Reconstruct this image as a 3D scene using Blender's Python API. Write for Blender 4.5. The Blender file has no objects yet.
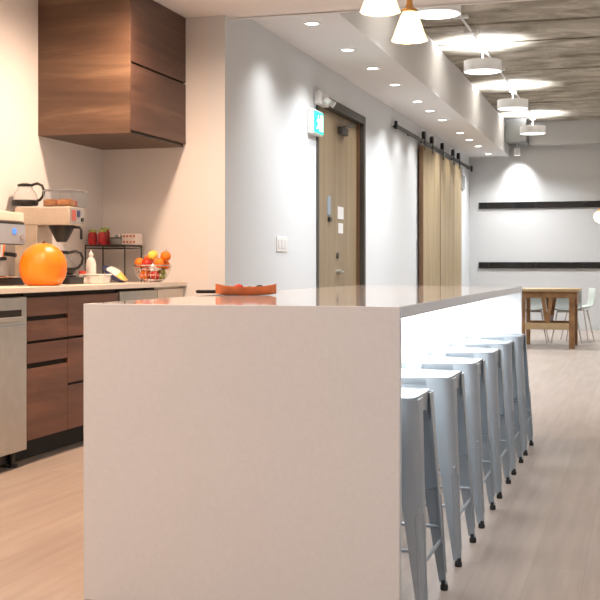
import bpy, bmesh, math, random
from mathutils import Vector, Matrix
random.seed(7)
PI = math.pi
COL = bpy.context.scene.collection

# ------------------------------------------------------------------ materials
def nt(name):
    m = bpy.data.materials.new(name); m.use_nodes = True
    n = m.node_tree.nodes; l = m.node_tree.links
    return m, n, l, n['Principled BSDF']

def plain(name, col, rough=.5, metal=0., spec=.5, bump=0., bscale=60, var=0., coat=0., trans=0., ior=1.45, alpha=1.):
    m, n, l, b = nt(name)
    b.inputs['Roughness'].default_value = rough
    b.inputs['Metallic'].default_value = metal
    b.inputs['Specular IOR Level'].default_value = spec
    b.inputs['Coat Weight'].default_value = coat
    b.inputs['Transmission Weight'].default_value = trans
    b.inputs['IOR'].default_value = ior
    b.inputs['Alpha'].default_value = alpha
    tc = n.new('ShaderNodeTexCoord'); nz = n.new('ShaderNodeTexNoise')
    nz.inputs['Scale'].default_value = bscale; nz.inputs['Detail'].default_value = 4
    l.new(tc.outputs['Object'], nz.inputs['Vector'])
    r = n.new('ShaderNodeValToRGB'); e = r.color_ramp.elements
    e[0].position = .3; e[1].position = .7
    e[0].color = (*[c * (1 - var) for c in col], 1); e[1].color = (*[min(1, c * (1 + var)) for c in col], 1)
    l.new(nz.outputs['Fac'], r.inputs['Fac']); l.new(r.outputs['Color'], b.inputs['Base Color'])
    if bump:
        bp = n.new('ShaderNodeBump'); bp.inputs['Strength'].default_value = bump; bp.inputs['Distance'].default_value = .004
        l.new(nz.outputs['Fac'], bp.inputs['Height']); l.new(bp.outputs['Normal'], b.inputs['Normal'])
    return m

def emit(name, col, s):
    m, n, l, b = nt(name)
    b.inputs['Base Color'].default_value = (*col, 1)
    b.inputs['Emission Color'].default_value = (*col, 1)
    b.inputs['Emission Strength'].default_value = s
    return m

def wood(name, dark, mid, light, scale=(1.2, 1.2, 16), rough=.45, rot=(0, 0, 0), coat=0.):
    m, n, l, b = nt(name)
    b.inputs['Roughness'].default_value = rough
    b.inputs['Coat Weight'].default_value = coat
    tc = n.new('ShaderNodeTexCoord'); mp = n.new('ShaderNodeMapping')
    mp.inputs['Scale'].default_value = scale; mp.inputs['Rotation'].default_value = rot
    l.new(tc.outputs['Object'], mp.inputs['Vector'])
    a = n.new('ShaderNodeTexNoise'); a.inputs['Scale'].default_value = 1.0; a.inputs['Detail'].default_value = 6; a.inputs['Roughness'].default_value = .62
    a.inputs['Distortion'].default_value = .5
    l.new(mp.outputs['Vector'], a.inputs['Vector'])
    r = n.new('ShaderNodeValToRGB'); e = r.color_ramp.elements
    e[0].position = .30; e[0].color = (*dark, 1); e[1].position = .72; e[1].color = (*light, 1)
    k = e.new(.5); k.color = (*mid, 1)
    l.new(a.outputs['Fac'], r.inputs['Fac'])
    g = n.new('ShaderNodeTexNoise'); g.inputs['Scale'].default_value = 7.0; g.inputs['Detail'].default_value = 3
    l.new(mp.outputs['Vector'], g.inputs['Vector'])
    mx = n.new('ShaderNodeMix'); mx.data_type = 'RGBA'; mx.blend_type = 'MULTIPLY'; mx.inputs['Factor'].default_value = .35
    l.new(r.outputs['Color'], mx.inputs['A']); l.new(g.outputs['Color'], mx.inputs['B'])
    hs = n.new('ShaderNodeRGBToBW'); l.new(g.outputs['Color'], hs.inputs['Color']); l.new(hs.outputs['Val'], mx.inputs['B'])
    l.new(mx.outputs['Result'], b.inputs['Base Color'])
    bp = n.new('ShaderNodeBump'); bp.inputs['Strength'].default_value = .08; bp.inputs['Distance'].default_value = .002
    l.new(g.outputs['Fac'], bp.inputs['Height']); l.new(bp.outputs['Normal'], b.inputs['Normal'])
    return m

def floor_mat():
    m, n, l, b = nt('vinyl plank')
    tc = n.new('ShaderNodeTexCoord'); mp = n.new('ShaderNodeMapping'); mp.inputs['Rotation'].default_value = (0, 0, PI / 2)
    l.new(tc.outputs['Object'], mp.inputs['Vector'])
    br = n.new('ShaderNodeTexBrick')
    br.inputs['Scale'].default_value = 1; br.inputs['Brick Width'].default_value = 1.2; br.inputs['Row Height'].default_value = .18
    br.inputs['Mortar Size'].default_value = .0012; br.offset = .37
    br.inputs['Color1'].default_value = (.325, .27, .23, 1); br.inputs['Color2'].default_value = (.355, .298, .255, 1)
    br.inputs['Mortar'].default_value = (.27, .225, .19, 1)
    l.new(mp.outputs['Vector'], br.inputs['Vector'])
    mp2 = n.new('ShaderNodeMapping'); mp2.inputs['Scale'].default_value = (14, .9, 1)
    l.new(tc.outputs['Object'], mp2.inputs['Vector'])
    nz = n.new('ShaderNodeTexNoise'); nz.inputs['Scale'].default_value = 1.6; nz.inputs['Detail'].default_value = 6
    l.new(mp2.outputs['Vector'], nz.inputs['Vector'])
    r = n.new('ShaderNodeValToRGB'); e = r.color_ramp.elements
    e[0].position = .3; e[0].color = (.80, .79, .78, 1); e[1].position = .7; e[1].color = (1, 1, 1, 1)
    l.new(nz.outputs['Fac'], r.inputs['Fac'])
    mx = n.new('ShaderNodeMix'); mx.data_type = 'RGBA'; mx.blend_type = 'MULTIPLY'; mx.inputs['Factor'].default_value = 1
    l.new(br.outputs['Color'], mx.inputs['A']); l.new(r.outputs['Color'], mx.inputs['B'])
    l.new(mx.outputs['Result'], b.inputs['Base Color'])
    b.inputs['Roughness'].default_value = .42
    return m

def concrete_mat():
    m, n, l, b = nt('raw concrete')
    tc = n.new('ShaderNodeTexCoord'); mp = n.new('ShaderNodeMapping'); mp.inputs['Scale'].default_value = (1.3, 2.0, 2)
    l.new(tc.outputs['Object'], mp.inputs['Vector'])
    nz = n.new('ShaderNodeTexNoise'); nz.inputs['Scale'].default_value = 1.3; nz.inputs['Detail'].default_value = 9; nz.inputs['Roughness'].default_value = .65
    nz.inputs['Distortion'].default_value = .7
    l.new(mp.outputs['Vector'], nz.inputs['Vector'])
    r = n.new('ShaderNodeValToRGB'); e = r.color_ramp.elements
    e[0].position = .33; e[0].color = (.19, .165, .125, 1); e[1].position = .68; e[1].color = (.62, .58, .50, 1)
    k = e.new(.5); k.color = (.37, .335, .275, 1)
    l.new(nz.outputs['Fac'], r.inputs['Fac']); l.new(r.outputs['Color'], b.inputs['Base Color'])
    b.inputs['Roughness'].default_value = .9
    bp = n.new('ShaderNodeBump'); bp.inputs['Strength'].default_value = .5; bp.inputs['Distance'].default_value = .01
    l.new(nz.outputs['Fac'], bp.inputs['Height']); l.new(bp.outputs['Normal'], b.inputs['Normal'])
    return m

M = {
 'wall': plain('white wall paint', (.72, .71, .70), .75, bump=.05, bscale=180, var=.01),
 'wallcool': plain('cool white wall paint', (.68, .71, .73), .7, bump=.05, bscale=180, var=.01),
 'wallgrey': plain('light grey wall paint', (.54, .545, .545), .75, bump=.05, bscale=180, var=.01),
 'ceil': plain('ceiling paint', (.88, .85, .83), .85, bump=.05, bscale=150, var=.01),
 'soffit': plain('soffit paint', (.80, .79, .785), .85, bump=.05, bscale=150, var=.01),
 'floor': floor_mat(), 'concrete': concrete_mat(),
 'quartz': plain('white quartz', (.635, .645, .66), .05, bump=0, bscale=90, var=.02, spec=.5),
 'quartzface': plain('white quartz honed', (.64, .64, .645), .3, bscale=90, var=.015),
 'cream': plain('cream counter', (.78, .70, .60), .3, bscale=120, var=.02),
 'islandwhite': plain('white laminate', (.85, .86, .86), .35),
 'walnut': wood('walnut', (.075, .040, .024), (.125, .068, .040), (.215, .130, .078), scale=(.7, .7, 8)),
 'walnutfront': wood('walnut front', (.065, .030, .018), (.115, .055, .036), (.19, .11, .075), scale=(.8, .8, 8)),
 'walnutlow': wood('walnut low', (.085, .028, .013), (.15, .055, .026), (.25, .105, .05), scale=(1.0, 1.0, 9)),
 'black': plain('black plastic', (.012, .012, .013), .35),
 'blackgloss': plain('gloss black', (.010, .010, .011), .18, coat=.3),
 'dark': plain('dark void', (.02, .016, .014), .8),
 'steel': plain('brushed stainless', (.50, .47, .42), .34, metal=.85, bscale=15, var=.05),
 'beigesteel': plain('warm satin steel', (.60, .53, .44), .42, metal=.45, bscale=20, var=.04),
 'chrome': plain('chrome', (.75, .75, .75), .12, metal=1),
 'galv': plain('silver grey paint', (.33, .38, .425), .36, metal=.5, bscale=9, var=.05, bump=.03),
 'rubber': plain('black rubber', (.015, .015, .015), .7),
 'oak': wood('pale oak', (.31, .225, .115), (.42, .315, .175), (.52, .405, .24), scale=(9, 9, .7), rough=.5),
 'oakdoor': wood('maple veneer', (.29, .215, .125), (.35, .265, .16), (.41, .315, .195), scale=(7, 7, .45), rough=.4),
 'brownedge': plain('brown door edge', (.16, .085, .04), .5),
 'darkframe': plain('dark grey frame', (.06, .056, .048), .5),
 'tablewood': wood('table wood', (.15, .065, .02), (.25, .125, .045), (.36, .20, .08), scale=(6, 6, 6)),
 'tabletop': wood('table top wood', (.36, .24, .11), (.44, .31, .16), (.50, .38, .22), scale=(2, 10, 6)),
 'brass': plain('brass', (.62, .36, .13), .28, metal=1),
 'white': plain('white plastic', (.80, .80, .79), .4),
 'lampwhite': plain('white enamel', (.82, .83, .84), .35),
 'ductgrey': plain('dull duct grey', (.15, .155, .155), .6),
 'grey': plain('grey paint', (.30, .31, .31), .5),
 'orange': plain('pumpkin glaze', (.95, .225, .004), .38, bscale=7, var=.12, coat=.15),
 'orangepeel': plain('orange peel', (.90, .22, .015), .45, bump=.4, bscale=120, var=.05),
 'redapple': plain('apple skin', (.50, .035, .02), .3, bscale=14, var=.35),
 'peachfruit': plain('peach skin', (.85, .17, .03), .5, bscale=12, var=.3),
 'lemon': plain('lemon skin', (.90, .66, .10), .4, bump=.3, bscale=90, var=.04),
 'lime': plain('green pear skin', (.30, .38, .06), .4, var=.1),
 'stem': plain('brown stem', (.12, .07, .03), .7),
 'terracotta': plain('orange red glaze', (.55, .15, .045), .35, bscale=18, var=.25),
 'jarred': plain('red preserve', (.36, .015, .02), .3, bscale=50, var=.5),
 'greenlid': plain('green lid', (.30, .38, .10), .5),
 'navy': plain('navy film', (.04, .05, .14), .3, var=.2),
 'yellowfilm': plain('yellow film', (.85, .62, .16), .3, bscale=30, var=.1),
 'whitefilm': plain('white film', (.78, .76, .72), .35, bscale=30, var=.1),
 'cardwhite': plain('white card', (.70, .66, .62), .6),
 'cardred': plain('dull red print', (.42, .12, .10), .6),
 'snack': plain('orange snack bags', (.85, .30, .05), .35, bscale=40, var=.2),
 'redsnack': plain('red snack bags', (.62, .06, .04), .35, bscale=40, var=.2),
 'blue': emit('blue display', (.05, .2, .9), 1.2),
 'panelgrey': plain('blue grey panel', (.30, .36, .42), .35),
 'clear': plain('clear plastic', (.86, .89, .92), .04, trans=.95, ior=1.06),
 'glass': plain('glass', (.95, .96, .96), .03, trans=1., ior=1.2),
 'coffee': plain('coffee', (.03, .012, .006), .2),
 'greenface': emit('green sign face', (.02, .62, .42), 1.1),
 'signwhite': emit('lit white pictogram', (.75, 1., .92), 1.6),
 'led': emit('cool led', (1., .99, .97), 6),
 'soflens': emit('downlight lens', (1., .96, .9), 9),
 'drumglow': emit('drum diffuser', (.93, .93, 1.), 1.6),
 'shadeglow': None,
 'bulb': emit('warm bulb', (1., .80, .52), 18),
 'paleshell': plain('pale grey green shell', (.55, .60, .55), .4),
 'greyshell': plain('grey shell', (.17, .18, .165), .5),
}
def shade_mat():
    m, n, l, b = nt('frosted glass shade')
    b.inputs['Base Color'].default_value = (.95, .88, .76, 1); b.inputs['Roughness'].default_value = .35
    b.inputs['Transmission Weight'].default_value = .15
    b.inputs['Emission Color'].default_value = (1., .78, .46, 1); b.inputs['Emission Strength'].default_value = 1.25
    return m
M['shadeglow'] = shade_mat()

# ------------------------------------------------------------------ mesh helper
class MB:
    def __init__(s): s.bm = bmesh.new()
    def box(s, x0, x1, y0, y1, z0, z1, rot=None, piv=None):
        vs = [s.bm.verts.new((x, y, z)) for x in (x0, x1) for y in (y0, y1) for z in (z0, z1)]
        for f in ((0,1,3,2),(4,6,7,5),(0,4,5,1),(2,3,7,6),(0,2,6,4),(1,5,7,3)): s.bm.faces.new([vs[i] for i in f])
        if rot is not None:
            bmesh.ops.rotate(s.bm, verts=vs, cent=piv or Vector(((x0+x1)/2,(y0+y1)/2,(z0+z1)/2)), matrix=rot)
        return s
    def lathe(s, prof, seg=32, cx=0, cy=0, cz=0, close=False, wob=None):
        rings = []
        for (r, z) in prof:
            ring = []
            for i in range(seg):
                a = 2 * PI * i / seg; rr = r * (wob(a, z) if wob else 1)
                ring.append(s.bm.verts.new((cx + rr * math.cos(a), cy + rr * math.sin(a), cz + z)))
            rings.append(ring)
        for a, b in zip(rings, rings[1:]):
            for i in range(seg):
                s.bm.faces.new((a[i], a[(i+1) % seg], b[(i+1) % seg], b[i]))
        if close:
            s.bm.faces.new(list(reversed(rings[0]))); s.bm.faces.new(rings[-1])
        return s
    def cyl(s, p, q, r, seg=16, r2=None):
        return s.tube([p, q], r, seg, r2)
    def tube(s, pts, r, seg=10, r2=None, closed=False):
        pts = [Vector(p) for p in pts]; n = len(pts); rings = []
        prev = None
        for i, p in enumerate(pts):
            if closed: t = (pts[(i+1) % n] - pts[i-1])
            else: t = (pts[min(i+1, n-1)] - pts[max(i-1, 0)])
            t.normalize()
            if prev is None:
                u = t.orthogonal().normalized()
            else:
                u = (prev - t * prev.dot(t)).normalized()
            prev = u; v = t.cross(u)
            rr = r if r2 is None else r + (r2 - r) * i / (n - 1)
            rings.append([s.bm.verts.new(p + (u * math.cos(2*PI*k/seg) + v * math.sin(2*PI*k/seg)) * rr) for k in range(seg)])
        m = n if closed else n - 1
        for i in range(m):
            a, b = rings[i], rings[(i+1) % n]
            for k in range(seg): s.bm.faces.new((a[k], a[(k+1) % seg], b[(k+1) % seg], b[k]))
        if not closed:
            s.bm.faces.new(list(reversed(rings[0]))); s.bm.faces.new(rings[-1])
        return s
    def loft(s, rings, cap=True):
        rs = [[s.bm.verts.new(p) for p in r] for r in rings]; n = len(rs[0])
        for a, b in zip(rs, rs[1:]):
            for k in range(n): s.bm.faces.new((a[k], a[(k+1) % n], b[(k+1) % n], b[k]))
        if cap:
            s.bm.faces.new(list(reversed(rs[0]))); s.bm.faces.new(rs[-1])
        return s
    def prism(s, poly, axis, a, b):
        def P(u, v, w): return {'x': (w, u, v), 'y': (u, w, v), 'z': (u, v, w)}[axis]
        A = [s.bm.verts.new(P(u, v, a)) for u, v in poly]; B = [s.bm.verts.new(P(u, v, b)) for u, v in poly]; n = len(poly)
        for k in range(n): s.bm.faces.new((A[k], A[(k+1) % n], B[(k+1) % n], B[k]))
        s.bm.faces.new(list(reversed(A))); s.bm.faces.new(B)
        return s
    def ball(s, c, r, sx=1, sy=1, sz=1, u=20, v=14):
        ret = bmesh.ops.create_uvsphere(s.bm, u_segments=u, v_segments=v, radius=r)
        bmesh.ops.scale(s.bm, vec=(sx, sy, sz), verts=ret['verts']); bmesh.ops.translate(s.bm, vec=c, verts=ret['verts'])
        return s
    def build(s, name, mat, parent=None, bevel=0, seg=2, smooth=True, kind=None, origin=None, ang=38, solid=0):
        bm = s.bm
        bmesh.ops.recalc_face_normals(bm, faces=bm.faces[:])
        if origin is None and parent is None:
            xs = [v.co for v in bm.verts]
            origin = ((min(c.x for c in xs)+max(c.x for c in xs))/2, (min(c.y for c in xs)+max(c.y for c in xs))/2, min(c.z for c in xs))
        if origin is not None:
            bmesh.ops.translate(bm, vec=-Vector(origin), verts=bm.verts[:])
        me = bpy.data.meshes.new(name); bm.to_mesh(me); bm.free()
        me.materials.append(M[mat] if isinstance(mat, str) else mat)
        if smooth:
            for p in me.polygons: p.use_smooth = True
            me.set_sharp_from_angle(angle=math.radians(ang))
        o = bpy.data.objects.new(name, me); COL.objects.link(o)
        if origin is not None: o.location = origin
        if parent is not None: o.parent = parent
        if solid:
            md = o.modifiers.new('thick', 'SOLIDIFY'); md.thickness = solid; md.offset = 0
        if bevel:
            md = o.modifiers.new('bevel', 'BEVEL'); md.width = bevel; md.segments = seg; md.limit_method = 'ANGLE'; md.angle_limit = math.radians(40)
        if kind: o['kind'] = kind
        return o

def B(name, mat, x0, x1, y0, y1, z0, z1, parent=None, bevel=0, kind=None, **k):
    return MB().box(x0, x1, y0, y1, z0, z1).build(name, mat, parent, bevel, kind=kind, smooth=bool(bevel), **k)

def thing(name, label, cat, loc=(0,0,0), rz=0, group=None):
    o = bpy.data.objects.new(name, None); COL.objects.link(o); o.empty_display_size = .05
    o.location = loc; o.rotation_euler = (0, 0, rz)
    return tag(o, label, cat, group)
def tag(o, label, cat, group=None):
    o['label'] = label; o['category'] = cat
    if group: o['group'] = group
    return o
def dup(o, parent=None):
    kids = list(o.children)
    c = o.copy(); COL.objects.link(c); c.parent = parent
    for k in kids: dup(k, c)
    return c
def dup_to(o, loc, label, rz=None):
    c = dup(o); c.location = loc; c['label'] = label
    if rz is not None: c.rotation_euler = (0, 0, rz)
    return c
def lamp(kind, name, loc, energy, col=(1,1,1), size=.1, rot=(0,0,0), spot=None, blend=.6, shape=None, sy=None):
    d = bpy.data.lights.new(name, kind); d.energy = energy; d.color = col
    if kind == 'AREA':
        d.shape = shape or 'DISK'; d.size = size
        if sy: d.size_y = sy
    else: d.shadow_soft_size = size
    if kind == 'SPOT': d.spot_size = math.radians(spot or 90); d.spot_blend = blend
    o = bpy.data.objects.new(name, d); COL.objects.link(o); o.location = loc; o.rotation_euler = rot
    return o

# ------------------------------------------------------------------ dimensions
XK, XC = -3.69, -2.76            # kitchen wall, corridor wall
YK, YF = 7.5, 19.4               # end of kitchen, far wall
XR, YR = 3.4, -3.2               # right wall, rear wall
ZC, ZS, ZT = 2.78, 2.87, 3.40    # kitchen ceiling, soffit underside, concrete
CT = .93                         # kitchen counter top

# ------------------------------------------------------------------ room shell
B('floor', 'floor', XK-.2, XR+.2, YR-.2, YF+.4, -.1, 0, kind='structure', origin=(0,0,0))
B('wall_left', 'wall', XK-.12, XK, YR-.12, YK+.12, 0, 3.6, kind='structure', origin=(0,0,0))
B('wall_kitchen_end', 'wall', XK, XC-.12, YK, YK+.12, 0, 3.6, kind='structure', origin=(0,0,0))
DY0, DY1, DZ = 9.87, 11.69, 2.565
w = MB()
w.box(XC-.12, XC, YK, DY0, 0, 3.6); w.box(XC-.12, XC, DY0, DY1, DZ, 3.6); w.box(XC-.12, XC, DY1, YF, 0, 3.6)
w.build('wall_corridor', 'wallcool', None, smooth=False, kind='structure', origin=(0,0,0))
B('wall_far', 'wallgrey', XC-.12, XR+.12, YF, YF+.12, 0, 3.6, kind='structure', origin=(0,0,0))
B('wall_right', 'wall', XR, XR+.12, YR-.12, YF, 0, 3.6, kind='structure', origin=(0,0,0))
B('wall_rear', 'wall', XK, XR, YR-.12, YR, 0, 3.6, kind='structure', origin=(0,0,0))
B('ceiling', 'ceil', XK, XR, YR, 7.62, ZC, ZC+.12, kind='structure', origin=(0,0,0))
B('ceiling_fascia', 'ceil', XC, XR, 7.60, 7.66, ZC, ZT+.2, kind='structure', origin=(0,0,0))
# soffit over the corridor
B('ceiling_soffit', 'soffit', XC, -2.09, 7.66, YF, ZS, ZT+.1, kind='structure', origin=(0,0,0))
# concrete ceiling: broad planks laid across the room with seams and slightly uneven undersides
w = MB(); y = 7.6; i = 0
ys = []
while y < YF + .2:
    wd = .93
    dz = (0, .012, .004, .018, .006)[i % 5]
    # sloped underside: every plank is cambered so its seam edge shows
    w.prism([(y + .016, ZT + dz), (y + wd - .016, ZT + dz), (y + wd - .012, ZT + dz + .09), (y + wd - .012, ZT + .3), (y + .012, ZT + .3), (y + .012, ZT + dz + .09)], 'x', -2.2, XR + .1)
    ys.append(y); y += wd; i += 1
w.box(-2.2, XR + .1, 7.6, YF + .2, ZT + .28, ZT + .4)
w.build('ceiling_concrete', 'concrete', None, smooth=False, kind='structure', origin=(0,0,0))
# shallow drywall drop along the far wall
B('ceiling_bulkhead', 'wallgrey', -1.74, XR, YF-.22, YF, 3.03, ZT+.1, kind='structure', origin=(0,0,0))
for nm, a in (('baseboard_corridor', (XC, XC+.012, YK+.01, DY0-.04)), ('baseboard_corridor.001', (XC, XC+.012, DY1+.04, YF)),
              ('baseboard_far', (XC+.012, XR, YF-.012, YF)), ('baseboard_right', (XR-.012, XR, YR, YF-.012))):
    B(nm, 'wallgrey', *a, 0, .10, kind='structure', origin=(0,0,0))

# ------------------------------------------------------------------ hall double door (structure)
d = thing('door_1', 'pale wood double door in a dark grey metal frame in the corridor wall', 'door', (XC, DY0, 0))
d['kind'] = 'structure'
fr = MB()
fr.box(-.115, .012, -.03, .035, 0, DZ+.03); fr.box(-.115, .012, DY1-DY0-.05, DY1-DY0+.03, 0, DZ+.03)
fr.box(-.115, .012, .035, DY1-DY0-.05, DZ-.05, DZ+.03)
fr.build('door_frame', 'darkframe', d, bevel=.003)
SEAM = .86
ol = B('side_leaf', 'oakdoor', -.105, -.06, .04, SEAM-.004, .01, DZ-.055, d, bevel=.003)
pl = B('door_leaf', 'oakdoor', -.105, -.06, SEAM+.004, DY1-DY0-.055, .01, DZ-.055, d, bevel=.003)
B('door_stop', 'brownedge', -.06, -.035, DY1-DY0-.085, DY1-DY0-.05, 0, DZ-.055, d)
m = MB(); m.cyl((-.06, SEAM+.07, .98), (-.02, SEAM+.07, .98), .026); m.cyl((-.025, SEAM+.07, .98), (-.025, SEAM+.20, .98), .010)
m.build('door_handle', 'steel', pl)
m = MB(); m.cyl((-.06, SEAM+.07, 1.14), (-.045, SEAM+.07, 1.14), .03); m.build('deadbolt', 'darkframe', pl)
m = MB(); m.box(-.06, -.01, .95, 1.20, DZ-.24, DZ-.17); m.tube([(-.02, 1.05, DZ-.16), (-.005, 1.3, DZ-.13), (-.03, 1.55, DZ-.08)], .009)
m.build('door_closer', 'darkframe', pl, bevel=.004)
B('notice', 'white', -.06, -.057, SEAM+.10, SEAM+.32, 1.50, 1.62, pl)['label'] = 'white paper notice taped to the door, upper of two'
B('notice', 'white', -.06, -.057, SEAM+.12, SEAM+.30, 1.36, 1.46, pl)['label'] = 'small white paper notice under the first'
B('push_plate', 'panelgrey', -.06, -.052, SEAM-.30, SEAM-.18, 1.52, 1.70, ol, bevel=.002)
B('latch', 'black', -.06, -.04, SEAM-.27, SEAM-.19, 1.46, 1.50, ol, bevel=.003)

# exit sign and emergency light
t = thing('exit_sign', 'green and white running figure exit sign box beside the double door', 'exit sign', (XC, 9.72, 2.19))
B('sign_body', 'white', 0, .055, -.16, .16, 0, .215, t, bevel=.006)
fc = B('sign_face', 'greenface', .055, .061, -.145, .145, .015, .20, t)
p = MB()                      # pictogram: open doorway and a running figure
p.box(.061, .064, .045, .120, .035, .180)
p.ball((.0625, -.028, .158), .013, .15, 1, 1)
for poly in ([(-.05,.135),(-.015,.145),(.0,.10),(-.03,.092)], [(-.045,.135),(-.078,.115),(-.072,.108),(-.04,.122)], [(-.01,.14),(.022,.122),(.018,.113),(-.012,.127)],
             [(-.03,.097),(-.055,.06),(-.085,.055),(-.085,.045),(-.048,.048),(-.012,.095)], [(-.018,.097),(.018,.075),(.018,.035),(.006,.035),(.006,.068),(-.03,.088)]):
    p.prism(poly, 'x', .061, .064)
p.build('pictogram', 'signwhite', fc, smooth=False)
t = thing('emergency_light', 'white emergency light unit with two small heads above the exit sign', 'light', (XC, 9.90, 2.47))
B('battery_box', 'white', 0, .07, -.14, .14, 0, .12, t, bevel=.012)
for yy in (-.07, .10):
    h = MB(); h.cyl((.07, yy, .045), (.09, yy, .03), .010); h.cyl((.082, yy, .045), (.125, yy+.01, .015), .026, 20, .032)
    h.build('lamp_head', 'white', t, bevel=.003)
# switch plates
t = thing('light_switch', 'white three gang light switch plate on the corridor wall', 'light switch', (XC, 8.81, 1.155))
B('cover_plate', 'white', 0, .008, -.14, .14, 0, .12, t, bevel=.003)
for k in (-1, 0, 1): B('rocker', 'lampwhite', .008, .013, k*.085-.02, k*.085+.02, .025, .095, t, bevel=.002)

# barn doors on rail
rail = thing('barn_door_rail', 'long black steel flat rail fixed to the corridor wall above the barn doors', 'rail', (XC, 13.05, 2.64))
B('rail_bar', 'black', .045, .055, 0, 6.25, 0, .05, rail, bevel=.002)
for k in range(8):
    yy = .12 + k * .85
    m = MB(); m.cyl((0, yy, .025), (.045, yy, .025), .016); m.build('standoff', 'black', rail)
m = MB(); m.box(.04, .075, -.02, .02, -.02, .075); m.build('end_stop', 'black', rail, bevel=.004)
m = MB(); m.box(.04, .075, 6.20, 6.24, -.02, .075); m.build('end_stop', 'black', rail, bevel=.004)
BA, BM, BB = 14.69, 16.0, 18.03
BH = (14.80, 15.40, 16.254, 17.226, 17.775)
def barn(y0, y1, hang, label):
    t = thing('barn_door', label, 'sliding door', (XC, y0, 0), 0, 'barn doors on the rail')
    W = y1 - y0; m = MB(); n = max(2, round(W / .42)); pw = W / n
    for k in range(n): m.box(.035, .075, k*pw + .004, (k+1)*pw - .004, .03, 2.60)
    m.box(.030, .040, .004, W-.004, .03, 2.60)
    m.build('plank_panel', 'oak', t, bevel=.004)
    B('edge_strip', 'brownedge', .028, .078, -.03, .004, .03, 2.60, t, bevel=.002)
    for h in hang:
        yy = h - y0
        q = MB(); q.box(.075, .085, yy-.022, yy+.022, 2.545, 2.76); q.cyl((.042, yy, 2.742), (.085, yy, 2.742), .05, 24)
        q.build('hanger', 'black', t, bevel=.002)
barn(BA, BM, (BH[0], BH[1]), 'pale oak plank sliding barn door, the one closer to the double door')
barn(BM+.036, BB, (BH[2], BH[3], BH[4]), 'pale oak plank sliding barn door, the one closer to the far wall')
t = tag(B('wall_panel', 'grey', XC, XC+.03, 18.35, 18.72, 2.28, 2.50, bevel=.005), 'small grey box on the wall just past the barn doors', 'wall box')

# black rails on far wall
for z, lb in ((2.0, 'glossy black horizontal strip on the far wall, the upper one'), (1.0, 'glossy black horizontal strip on the far wall, the lower one')):
    t = thing('wall_strip', lb, 'wall strip', (-2.60, YF, z), 0, 'black strips on the far wall')
    B('strip_board', 'blackgloss', 0, 4.2, -.03, 0, 0, .105, t, bevel=.004)
    for k in range(6):
        B('bracket', 'black', .15+k*.78, .19+k*.78, -.036, -.03, .02, .085, t, bevel=.002)

# ------------------------------------------------------------------ soffit downlights
ys = [8.34, 9.44, 10.39, 11.39, 12.62, 13.41, 14.30, 15.77, 16.66, 17.60, 18.85]
order = ['first', 'second', 'third', 'fourth', 'fifth', 'sixth', 'seventh', 'eighth', 'ninth', 'tenth', 'last']
t = thing('recessed_light', 'x', 'downlight', (-2.37, ys[0], ZS), 0, 'round downlights along the corridor soffit')
m = MB(); m.lathe([(.048, -.001), (.050, -.006), (.072, -.005), (.075, 0), (.048, 0), (.048, -.001)], 28); m.build('trim_ring', 'lampwhite', t)
m = MB(); m.lathe([(.048, -.004), (.048, -.001)], 28, close=True); m.build('lens', 'soflens', t)
for k, yy in enumerate(ys):
    o = t if k == 0 else dup(t); o.location = (-2.37, yy, ZS)
    o['label'] = ('small round recessed downlight in the corridor soffit, %s counted from the kitchen' % order[k])
    lamp('SPOT', 'soffit_lamp', (-2.37, yy, ZS-.02), 39, (1., .98, .96), .05, spot=120, blend=.8)

# kitchen ceiling downlights, all unseen: warm aisle row inferred, cool ones added as fill
kp = [(-2.75, .6), (-2.75, 2.6), (-2.75, 4.5), (-2.75, 6.2), (-.1, -1.2), (-1.7, .4), (1.2, 1.2), (1.2, 3.4), (1.2, 5.6), (-.1, 1.6)]
for k, (xx, yy) in enumerate(kp):
    o = dup(t); o.location = (xx, yy, ZC)
    o['label'] = 'unseen small round recessed downlight in the kitchen ceiling, there to light the room'
    o['group'] = 'kitchen ceiling downlights'
    warm = xx < -2
    lamp('SPOT', 'unseen_kitchen_lamp', (xx, yy, ZC-.02), 262 if warm else 92, (1., .69, .495) if warm else (.97, .97, 1.), .08, spot=172, blend=.9)

# ------------------------------------------------------------------ drum pendants
t = thing('drum_pendant', 'x', 'pendant light', (0,0,0), 0, 'white drum pendants in a line')
m = MB(); m.lathe([(.195, 0), (.2, 0), (.2, .115), (.195, .115), (.195, 0)], 40); m.build('drum_shade', 'lampwhite', t)
m = MB(); m.lathe([(.194, .001), (.194, .005)], 40, close=True); m.build('diffuser', 'drumglow', t)
m = MB(); m.cyl((0,0,.012), (0,0,.247), .008); m.cyl((0,0,.225), (0,0,.247), .04, 20); m.build('stem', 'lampwhite', t)
dl = ['white drum pendant light partly cut off at the top of the picture', 'white drum pendant light, second from the kitchen, largest one in full view',
      'white drum pendant light, third from the kitchen', 'white drum pendant light closest to the far wall']
for k, (yy) in enumerate((9.35, 12.25, 15.25, 18.2)):
    o = t if k == 0 else dup(t); o.location = (-1.60, yy, 3.10); o['label'] = dl[k]
    lamp('AREA', 'drum_up_lamp', (-1.60, yy, 3.108), 44, (.97, .98, 1.), .24, (PI, 0, 0))
    lamp('AREA', 'drum_down_lamp', (-1.60, yy, 3.095), 50, (.95, .97, 1.), .36).data.spread = math.radians(125)
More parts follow.
